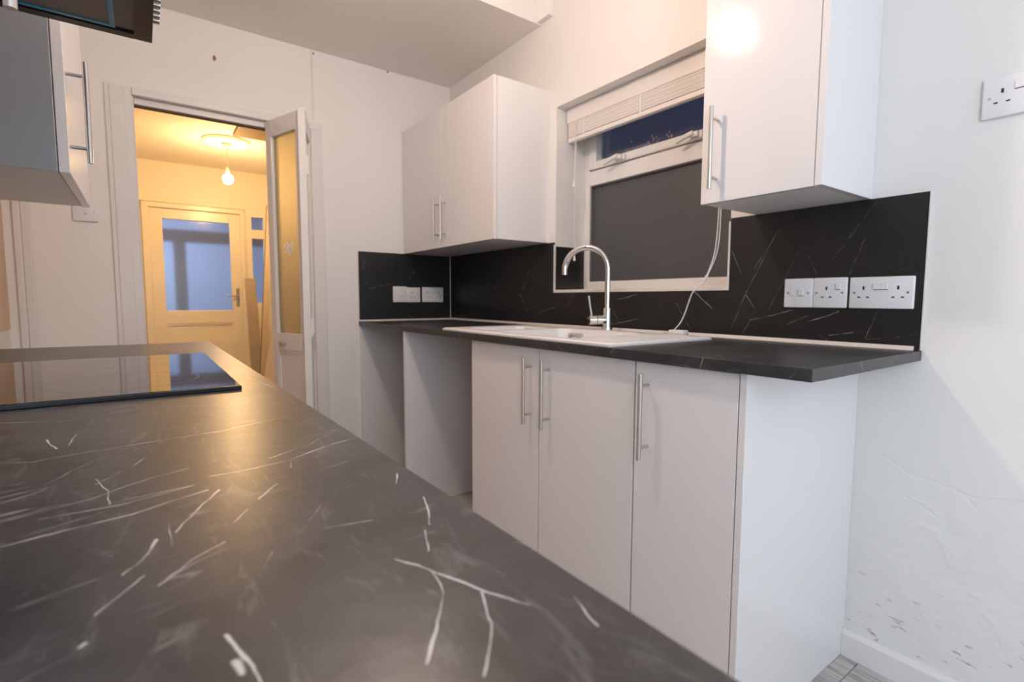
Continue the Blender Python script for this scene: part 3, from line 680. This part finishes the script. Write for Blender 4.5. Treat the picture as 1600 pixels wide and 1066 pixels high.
def oval(cx, cz, w_, h_, n=28):
    r = h_ / 2; pts = []
    for k in range(n):
        a = 2 * PI * k / n
        pts.append((cx + (w_ / 2 - r) * (1 if math.cos(a) > 0 else -1) + r * math.cos(a), cz + r * math.sin(a)))
    return pts
for (cx, y, cz, w_, h_) in ((1.405, -0.199, 0.889, 0.080, 0.030), (1.155, -0.249, 0.901, 0.056, 0.024)):
    obj('overflow', B().ring(oval(cx, cz, w_, h_), oval(cx, cz, w_ * 0.72, h_ * 0.5), y - 0.012, y + 0.004, lambda u, v, q: (u, q, v)), 'steel', sk)
for (cx, cy, z, r) in ((1.545, -0.375, 0.770, 0.045), (1.19, -0.39, 0.820, 0.04)):
    obj('waste', B().lathe([(r, 0.0), (r, 0.003), (r * 0.8, 0.004), (r * 0.7, 0.001)], (cx, cy, z), 28), 'chrome', sk, True)

tp = thing('kitchen_tap', 'chrome swan neck mixer tap with a side lever behind the sink', 'tap', (1.478, -0.098, 0.916))
tx, ty = 1.478, -0.098
obj('base', B().lathe([(0.0225, 0.0), (0.0225, 0.004), (0.0185, 0.020), (0.0180, 0.022), (0.0180, 0.088), (0.0172, 0.090), (0.0125, 0.091)], (tx, ty, 0.916), 32), 'chrome', tp, True)
dirv = Vector((1.318 - tx, -0.190 - ty, 0)); Rr = dirv.length / 2; dirv.normalize()
zt = 1.162
pts = [(tx, ty, 1.003), (tx, ty, 1.05), (tx, ty, 1.10), (tx, ty, 1.14)]
for k in range(25):
    a = PI - PI * k / 24 * 1.0
    q = Vector((tx, ty, zt)) + dirv * (Rr + Rr * math.cos(a)) + Vector((0, 0, Rr * math.sin(a)))
    pts.append(q[:])
e = Vector(pts[-1]); pts.append((e + Vector((0, 0, -0.014)))[:])
obj('spout', B().tube(pts, 0.0122, 20), 'chrome', tp, True)
q = Vector(pts[-1]); obj('aerator', B().cyl(q + Vector((0, 0, 0.004)), q - Vector((0, 0, 0.004)), 0.0130, seg=20), 'chrome', tp, True)
hd = Vector((-0.42, -0.91, 0)).normalized(); hc = Vector((tx, ty, 0.958))
obj('cartridge', B().cyl(hc + hd * 0.010, hc + hd * 0.046, 0.0195, seg=28), 'chrome', tp, True)
lv = obj('lever_knob', B().cyl(hc + hd * 0.049, hc + hd * 0.080, 0.0200, 0.019, 28), 'chrome', tp, True)
q0 = hc + hd * 0.066
obj('lever', B().tube([q0 + Vector((0, 0, 0.012)), q0 + Vector((-0.006, -0.004, 0.05)), q0 + Vector((-0.012, -0.008, 0.098))], [0.0042, 0.0042, 0.0042], 12), 'steel', lv, True)

# ---------------------------------------------------------------- cord by the window
cd = thing('cord', 'white twin strand cord hanging by the window down to the sink', 'cord', (1.93, -0.04, 0.92))
def smooth_path(P, n=8):
    P = [Vector(p) for p in P]; out = []
    for i in range(len(P) - 1):
        p0 = P[max(i - 1, 0)]; p1 = P[i]; p2 = P[i + 1]; p3 = P[min(i + 2, len(P) - 1)]
        for k in range(n):
            t = k / n
            out.append(0.5 * ((2 * p1) + (p2 - p0) * t + (2 * p0 - 5 * p1 + 4 * p2 - p3) * t * t + (3 * p1 - p0 - 3 * p2 + p3) * t ** 3))
    out.append(P[-1]); return out
for off in (-0.004, 0.004):
    obj('strand', B().tube(smooth_path([(1.926 + off, 0.055, 1.90), (1.927 + off, -0.03, 1.75), (1.929 + off, -0.04, 1.5), (1.929 + off, -0.04, 1.351), (1.926 + off * 1.2, -0.04, 1.255), (1.916 + off, -0.04, 1.191), (1.889 + off * 0.3, -0.04, 1.124)]), 0.0019, 8), 'cord', cd, True)
obj('connector', B().tube([(1.890, -0.04, 1.126), (1.881, -0.04, 1.110), (1.871, -0.04, 1.095)], [0.0050, 0.0056, 0.0045], 12), 'plastic', cd, True)
obj('strand', B().tube(smooth_path([(1.872, -0.04, 1.097), (1.836, -0.04, 1.070), (1.818, -0.04, 1.03), (1.804, -0.04, 0.991), (1.788, -0.045, 0.955), (1.765, -0.05, 0.930), (1.735, -0.055, 0.918), (1.69, -0.07, 0.9135)]), 0.0021, 8), 'cord', cd, True)
ad = thing('plug_block', 'small white plastic plug lying on the worktop behind the sink', 'plug', (1.80, -0.07, 0.91))
b = B().box(1.768, -0.088, 0.9102, 1.832, -0.052, 0.932, 0.005, 3); obj('body', b, 'plastic', ad, True)
obj('pin', B().box(1.826, -0.073, 0.915, 1.840, -0.065, 0.919, 0.001), 'steel', ad)

# ================================================================ SOCKETS
def plate(label, cat, name, wall, a0, a1, z0, z1, kind, face=0.0072, group=None):
    """a = coordinate along the wall; wall 'y' faces -y, wall 'x' faces +x"""
    f = (lambda a, z, c: (a, -face - c, z)) if wall == 'y' else (lambda a, z, c: (face + c, a, z))
    ca, cz = (a0 + a1) / 2, (z0 + z1) / 2
    o = thing(name, label, cat, f(ca, cz, 0), group)
    def bx(u0, v0, c0, u1, v1, c1, bev=0.0, seg=2):
        p, q = f(u0, v0, c0), f(u1, v1, c1)
        return B().box(min(p[0], q[0]), min(p[1], q[1]), min(p[2], q[2]), max(p[0], q[0]), max(p[1], q[1]), max(p[2], q[2]), bev, seg)
    obj('faceplate', bx(a0, z0, 0, a1, z1, 0.010, 0.0035, 3), 'plastic', o, True)
    def screw(u, v): 
        p, q = f(u, v, 0.0095), f(u, v, 0.0106); obj('screw', B().cyl(p, q, 0.0032, seg=12), 'steel', o)
    def outlet(u, v):
        s = bx(u - 0.0025, v + 0.008, 0.0095, u + 0.0025, v + 0.018, 0.0102).bm
        b = B(); b.bm.free(); b.bm = s
        for du in (-0.0105, 0.0105):
            p, q = f(u + du - 0.0036, v - 0.014, 0.0095), f(u + du + 0.0036, v - 0.0105, 0.0102)
            b.box(min(p[0], q[0]), min(p[1], q[1]), p[2], max(p[0], q[0]), max(p[1], q[1]), q[2])
        obj('pin_hole', b, 'slot', o)
    def rocker(u, v, w_=0.017, h_=0.017):
        r = obj('rocker', bx(u - w_ / 2, v - h_ / 2, 0.009, u + w_ / 2, v + h_ / 2, 0.0135, 0.0012), 'plastic', o)
        obj('rocker_shadow_gap', bx(u - w_ / 2, v - h_ / 2 - 0.0016, 0.0095, u + w_ / 2, v - h_ / 2 - 0.0002, 0.0102), 'slot', r)
    if kind == 'double':
        screw(a0 + 0.013, cz); screw(a1 - 0.013, cz)
        outlet(a0 + 0.035, cz); outlet(a1 - 0.035, cz)
        rocker(ca - 0.0088, z1 - 0.026); rocker(ca + 0.0088, z1 - 0.026)
    elif kind == 'single':
        screw(a0 + 0.011, cz); screw(a1 - 0.011, cz); outlet(ca - 0.008, cz); rocker(a1 - 0.023, z1 - 0.026, 0.013)
    elif kind == 'spur':
        screw(a0 + 0.012, cz); screw(a1 - 0.012, cz)
        rocker(ca + 0.008, cz + 0.002, 0.015, 0.02)
        obj('fuse_carrier', bx(ca - 0.024, cz - 0.009, 0.0095, ca - 0.006, cz + 0.009, 0.0118, 0.001), 'plastic', o)
    elif kind == 'switch':
        screw(a0 + 0.012, cz); screw(a1 - 0.012, cz); rocker(ca, cz, 0.012, 0.022)
    return o
plate('white fused switch, left of the row on the black splashback at right', 'socket', 'fused_switch', 'y', 2.143, 2.2265, 1.018, 1.106, 'spur')
plate('white single socket beside the double socket on the black splashback at right', 'socket', 'wall_socket', 'y', 2.2270, 2.3175, 1.018, 1.106, 'single')
plate('white double socket at the right end of the black splashback', 'socket', 'wall_socket', 'y', 2.3235, 2.4735, 1.018, 1.1045, 'double')
plate('white double socket high on the bare wall at the right edge', 'socket', 'wall_socket', 'y', 2.577, 2.723, 1.464, 1.555, 'double', face=0.0002)
plate('white fused switch, leftmost plate on the far splashback', 'socket', 'fused_switch', 'x', -0.406, -0.3175, 1.022, 1.118, 'spur')
plate('white single socket, middle plate on the far splashback', 'socket', 'wall_socket', 'x', -0.317, -0.227, 1.021, 1.113, 'single')
plate('white double socket nearest the corner on the far splashback', 'socket', 'wall_socket', 'x', -0.213, -0.065, 1.022, 1.116, 'double')
plate('white light switch on the far wall under the left wall cabinet', 'switch', 'light_switch', 'x', -1.862, -1.776, 1.376, 1.462, 'switch', face=0.0002)

# small marks on the walls
b = B().tube([(0.0, -1.298, 2.212), (0.010, -1.298, 2.212), (0.012, -1.298, 2.198), (0.016, -1.297, 2.190), (0.014, -1.296, 2.199)], 0.0032, 8).cyl((0, -1.298, 2.205), (0.003, -1.298, 2.205), 0.008, seg=12)
tag(obj('wall_hook', b, 'hook', None, True), 'small rusty hook on the far wall above the doorway', 'hook')
for (y, z, lb) in ((-0.832, 2.352, 'small brown nail at the ceiling line above the wall joint'), (-0.414, 2.364, 'tiny brown nail at the ceiling line near the far corner')):
    tag(obj('nail', B().cyl((0, y, z), (0.008, y, z), 0.0035, 0.005, 10), 'hook', None, True), lb, 'nail')

# kitchen ceiling lamp (above the frame) and two windows added behind the camera for the fill lights
LX, LYY, LZ = 1.64, -1.09, 2.19
lp = thing('ceiling_lamp', 'bare warm bulb hanging from the kitchen ceiling, mirrored on the cabinet door', 'lamp', (LX, LYY, 2.6))
obj('ceiling_cup', B().lathe([(0.045, 0.0), (0.045, -0.012), (0.03, -0.03), (0.01, -0.034)], (LX, LYY, 2.599), 24), 'plastic', lp, True)
obj('flex', B().cyl((LX, LYY, LZ + 0.10), (LX, LYY, 2.57), 0.003, seg=10), 'cord', lp, True)
obj('lamp_holder', B().cyl((LX, LYY, LZ + 0.042), (LX, LYY, LZ + 0.10), 0.018, 0.014, 18), 'plastic', lp, True)
obj('bulb', B().sphere((LX, LYY, LZ), 0.046), 'kbulb', lp, True)
w3 = thing('fill_window_end', 'added wide white window frame round the cool fill light, unseen in the end wall behind the camera', 'window', (XE, -1.10, 0.88), kind='structure')
b = B()
for (y0, y1, z0_, z1_) in ((-2.0, -1.95, 0.85, 2.35), (-0.25, -0.20, 0.85, 2.35), (-1.95, -0.25, 0.85, 0.90), (-1.95, -0.25, 2.30, 2.35), (-1.12, -1.08, 0.90, 2.30)):
    b.box(XE - 0.03, y0, z0_, XE + 0.03, y1, z1_, 0.003)
obj('frame', b, 'upvc', w3)
w4 = thing('fill_window_side', 'added tall white window frame round the cool fill light, unseen in the left wall behind the camera', 'window', (4.12, LY, 0.16), kind='structure')
b = B()
for (x0, x1, z0_, z1_) in ((3.63, 3.68, 0.14, 2.30), (4.57, 4.62, 0.14, 2.30), (3.68, 4.57, 0.14, 0.20), (3.68, 4.57, 2.25, 2.30), (3.68, 4.57, 1.05, 1.09)):
    b.box(x0, LY - 0.03, z0_, x1, LY + 0.02, z1_, 0.003)
obj('frame', b, 'upvc', w4)

# ================================================================ FOLDING DOOR
dr = thing('door_1', 'narrow white folding door with frosted glass folded back at the doorway', 'door', (0.05, -0.98, 0.0), kind='structure')
def leafT(p, q):
    """local x along the leaf from p to q, local y out of the visible face"""
    d = Vector((q[0] - p[0], q[1] - p[1], 0)).normalized(); nrm = Vector((d.y, -d.x, 0))
    return Matrix(((d.x, nrm.x, 0, p[0]), (d.y, nrm.y, 0, p[1]), (0, 0, 1, 0), (0, 0, 0, 1)))
def leaf(T, wd):
    th = 0.034; zb, zt_ = 0.015, 1.948
    gl, gr, g0, g1 = 0.052, wd - 0.046, 0.862, 1.862
    def bb(): return B(T)
    b = bb()
    b.box(0, -th, zb, gl, 0, zt_, 0.003); b.box(gr, -th, zb, wd, 0, zt_, 0.003)
    b.box(gl, -th, g1, gr, 0, zt_ - 0.0005, 0.002); b.box(gl, -th, 0.775, gr, 0, g0, 0.002); b.box(gl, -th, zb + 0.0005, gr, 0, 0.16, 0.002)
    lf = obj('leaf', b, 'trim', dr)
    obj('pane', bb().box(gl - 0.004, -th * 0.6, g0 - 0.004, gr + 0.004, -th * 0.6 + 0.005, g1 + 0.004), 'doorfrost', lf)
    obj('panel', bb().box(gl - 0.004, -th * 0.75, 0.156, gr + 0.004, -th * 0.3, 0.779), 'trim', lf)
    obj('panel_moulding', bb().ring([(gl, 0.16), (gr, 0.16), (gr, 0.775), (gl, 0.775)], [(gl + 0.012, 0.172), (gr - 0.012, 0.172), (gr - 0.012, 0.763), (gl + 0.012, 0.763)], -0.010, -0.003, lambda u, v, w_: (u, w_, v)), 'trim', lf)
    return lf, bb, (gl + gr) / 2, -th * 0.6 + 0.005
TA = leafT((0.003, -1.084), (0.300, -0.984)); TB = leafT((0.331, -0.968), (0.034, -0.868))
lf, bb, mid, yg = leaf(TA, 0.313)
obj('knob', bb().cyl((0.126, 0, 0.806), (0.126, 0.016, 0.806), 0.006, seg=14).cyl((0.126, 0.014, 0.806), (0.126, 0.030, 0.806), 0.012, 0.014, 20), 'steel', lf, True)
# small etched flower motif on the glass
b = bb()
for (cx, cz, r) in ((mid - 0.022, 1.312, 0.014), (mid + 0.022, 1.312, 0.014), (mid - 0.018, 1.284, 0.012), (mid + 0.018, 1.284, 0.012), (mid, 1.30, 0.010)):
    b.tube([(cx + r * math.cos(2 * PI * k / 14), yg + 0.0006, cz + r * math.sin(2 * PI * k / 14)) for k in range(14)], 0.0030, 6, closed=True)
b.tube([(mid - 0.05, yg + 0.0006, 1.352), (mid, yg + 0.0006, 1.362), (mid + 0.05, yg + 0.0006, 1.352)], 0.0014, 6)
b.tube([(mid, yg + 0.0006, 1.29), (mid + 0.004, yg + 0.0006, 1.255)], 0.0016, 6)
obj('etched_motif', b, 'etch', lf)
leaf(TB.copy(), 0.313)
for z in (1.685, 0.90, 0.40):
    e = Vector((0.312, -0.970, z))
    obj('hinge', B().box(0.318, -0.990, z - 0.045, 0.324, -0.955, z + 0.045, 0.001).cyl((0.326, -0.972, z - 0.045), (0.326, -0.972, z + 0.045), 0.0045, seg=12), 'trim', dr)
obj('track', B().box(-0.055, DY0 + 0.001, DZ - 0.030, -0.012, DY1 - 0.001, DZ - 0.0005, 0.002), 'trim', dr)
obj('track_lip', B().box(-0.050, DY0 + 0.001, DZ - 0.036, -0.018, DY1 - 0.001, DZ - 0.030), 'edge', dr)

# ================================================================ HALL
HX = -3.3; HY0, HY1, HZ = -1.95, -0.36, 2.40
struct('floor.001', B().box(HX, HY0, -0.08, -0.12, HY1, 0.0), 'oak')
struct('ceiling.001', B().box(HX - 0.1, HY0, HZ, -0.12, HY1, HZ + 0.1), 'hallceil', 'cream hall ceiling beyond the doorway')
struct('wall_hall_left', B().box(HX - 0.1, HY0 - 0.1, 0, -0.12, HY0, HZ), 'hallwall')
struct('wall_hall_right', B().box(HX - 0.1, HY1, 0, -0.12, HY1 + 0.1, HZ), 'hallwall')
struct('wall_hall_side', B().box(-0.135, HY0, 0, -0.121, DY0 - 0.02, HZ).box(-0.135, DY1 + 0.02, 0, -0.121, HY1, HZ).box(-0.135, DY0 - .02, DZ + 0.02, -0.121, DY1 + .02, HZ), 'hallwall')
D0, D1, DT = -1.56, -0.735, 1.945       # front door opening
S0, S1, SB = -0.690, -0.49, 0.95           # side window
b = B()
b.box(HX - 0.1, HY0, 0, HX, D0, HZ); b.box(HX - 0.1, D0, DT, HX, HY1, HZ); b.box(HX - 0.1, D1, 0, HX, S0, DT); b.box(HX - 0.1, S0, 0, HX, S1, SB); b.box(HX - 0.1, S1, 0, HX, HY1, DT)
struct('wall_hall_end', b, 'hallwall')
b = B()
for (y0, y1) in ((D0 - 0.045, D0 + 0.012), (D1 - 0.012, D1 + 0.03)): b.box(HX, y0, 0, HX + 0.022, y1, DT + 0.05, 0.004)
b.box(HX, D0 - 0.045, DT + 0.0, HX + 0.024, D1 + 0.03, DT + 0.05, 0.004); b.box(HX, D0 - 0.06, DT + 0.05, HX + 0.04, D1 + 0.04, DT + 0.066, 0.004)
struct('trim_6', b, 'halldoor', 'cream casing around the front door at the end of the hall')
fd = thing('door_2', 'cream front door with a large blue frosted pane at the end of the hall', 'door', (HX, -1.15, 0), kind='structure')
G0, G1, GB, GT = -1.440, -0.848, 0.918, 1.842
xa, xb = HX - 0.045, HX + 0.002
b = B()
b.box(xa, D0 + 0.012, 0.01, xb, G0, DT - 0.004, 0.003); b.box(xa, G1, 0.01, xb, D1 - 0.012, DT - 0.004, 0.003)
b.box(xa, G0, GT, xb, G1, DT - 0.004, 0.003); b.box(xa, G0, 0.785, xb, G1, GB, 0.003); b.box(xa, G0, 0.01, xb, G1, 0.20, 0.003)
obj('leaf', b, 'halldoor', fd)
obj('pane', B().box(HX - 0.026, G0 - 0.004, GB - 0.004, HX - 0.020, G1 + 0.004, GT + 0.004), 'frontfrost', fd)
obj('lower_panel', B().box(HX - 0.034, G0 - 0.004, 0.196, HX - 0.016, G1 + 0.004, 0.789), 'halldoor', fd)
obj('panel_moulding', B().ring([(G0, 0.20), (G1, 0.20), (G1, 0.785), (G0, 0.785)], [(G0 + 0.018, 0.218), (G1 - 0.018, 0.218), (G1 - 0.018, 0.767), (G0 + 0.018, 0.767)], HX - 0.016, HX - 0.004, lambda u, v, w_: (w_, u, v)), 'halldoor', fd)
hn = obj('handle_plate', B().box(HX + 0.002, -0.808, 0.955, HX + 0.008, -0.776, 1.155, 0.003), 'steel', fd)
obj('lever', B().tube([(HX + 0.008, -0.792, 1.07), (HX + 0.04, -0.792, 1.07), (HX + 0.045, -0.82, 1.07), (HX + 0.045, -0.90, 1.075)], 0.008, 12), 'steel', hn, True)
sw = thing('window_2', 'small side window with two panes right of the front door', 'window', (HX, -0.6, SB), kind='structure')
b = B(); q0, q1 = S0 + 0.055, S1 - 0.025
b.box(HX - 0.05, S0, SB, HX + 0.004, q0, DT, 0.002); b.box(HX - 0.05, q1, SB, HX + 0.004, S1 - 0.001, DT, 0.002)
for (z0_, z1_) in ((SB, SB + 0.05), (1.700, 1.795), (1.928, DT)): b.box(HX - 0.05, q0, z0_, HX + 0.004, q1, z1_, 0.002)
obj('frame', b, 'halldoor', sw)
obj('pane', B().box(HX - 0.026, q0 - 0.003, SB + 0.047, HX - 0.022, q1 + 0.003, 1.703), 'frontfrost', sw)
obj('pane', B().box(HX - 0.026, q0 - 0.003, 1.792, HX - 0.022, q1 + 0.003, 1.931), 'frontfrost', sw)
# hall lamp
rc = (-2.17, -0.985)
rs = thing('ceiling_rose', 'round moulded plaster rose on the hall ceiling', 'ceiling rose', (rc[0], rc[1], HZ))
obj('medallion', B().lathe([(0.185, 0.0), (0.185, -0.010), (0.172, -0.022), (0.158, -0.014), (0.12, -0.012), (0.08, -0.018), (0.05, -0.022), (0.02, -0.022)], (rc[0], rc[1], HZ - 0.0005), 40), 'hallceil', rs, True)
hl = thing('pendant_lamp', 'bare glowing bulb hanging from the hall ceiling', 'lamp', (rc[0], rc[1], HZ - 0.02))
obj('ceiling_cup', B().lathe([(0.040, 0.0), (0.038, -0.018), (0.014, -0.032)], (rc[0], rc[1], HZ - 0.0225), 24), 'board', hl, True)
obj('flex', B().cyl((rc[0], rc[1], 2.17), (rc[0], rc[1], HZ - 0.05), 0.0035, seg=10), 'board', hl, True)
obj('lamp_holder', B().cyl((rc[0], rc[1], 2.118), (rc[0], rc[1], 2.175), 0.017, 0.012, 18), 'board', hl, True)
obj('bulb', B().sphere((rc[0], rc[1], 2.076), 0.040, 1.05), 'hbulb', hl, True)
ht = thing('ceiling_hatch', 'tan boarded hatch in the hall ceiling beside the folding door', 'hatch', (-1.6, -0.75, HZ))
obj('hatch_board', B().box(-1.88, -0.972, HZ - 0.03, -1.15, HY1 - 0.001, HZ - 0.001, 0.002), 'ply', ht)
# boards leaning by the front door
def board(label, p, w_, L, lean, th, m, yaw=0.0, edge=None, roll=0.0):
    o = thing('leaning_board', label, 'board', p, 'offcut boards leaning in the hall')
    T = Matrix.Translation(p) @ Matrix.Rotation(yaw, 4, 'Z') @ Matrix.Rotation(roll, 4, 'X') @ Matrix.Rotation(lean, 4, 'Y')
    obj('board', B(T).box(0, -w_ / 2, 0.0, th, w_ / 2, L, 0.001), m, o)
    if edge: obj('edge_shade', B(T).box(-0.001, -w_ / 2 - 0.003, 0.0, th + 0.001, -w_ / 2, L), edge, o)  # dark strip painted in for the shade along the board's edge
    return o
board('short grey board leaning beside the front door', (-2.62, -0.735, 0.0), 0.10, 1.27, -0.20, 0.02, 'boardgrey')
board('tall pale board with its shaded edge painted dark leaning across the side window', (-2.45, -0.735, 0.0), 0.06, 2.10, -0.26, 0.018, 'board', 0.0, 'edge', -0.115)
T = None
o = thing('leaning_board', 'wide pale sheet leaning on the hall wall behind the folding door', 'board', (-2.0, -0.78, 0.0), 'offcut boards leaning in the hall')
obj('board', B(Matrix.Translation((-2.35, -0.785, 0.0)) @ Matrix.Rotation(-0.19, 4, 'X')).box(0, 0, 0, 0.9, 0.018, 1.95, 0.001), 'board', o)

# ================================================================ PORCH OUTSIDE
struct('porch_backdrop', B().box(-6.3, -4.0, -0.1, -6.2, 1.2, 3.2), 'porch')  # added backdrop standing in for bright blue sky beyond the beam
struct('floor.002', B().box(-6.2, -4.0, -0.12, HX - 0.1, 1.2, -0.08), 'ground')
pp = thing('porch_frame', 'dark porch post and beam seen through the frosted front door pane', 'porch', (-4.3, -1.2, -0.08))
obj('beam', B().box(-4.36, -3.0, 1.712, -4.26, 0.6, 1.851), 'porchwood', pp)
obj('post', B().box(-4.36, -1.312, -0.08, -4.26, -1.19, 1.712), 'porchwood', pp)
obj('post', B().box(-4.36, -2.9, -0.08, -4.26, -2.78, 1.712), 'porchwood', pp)
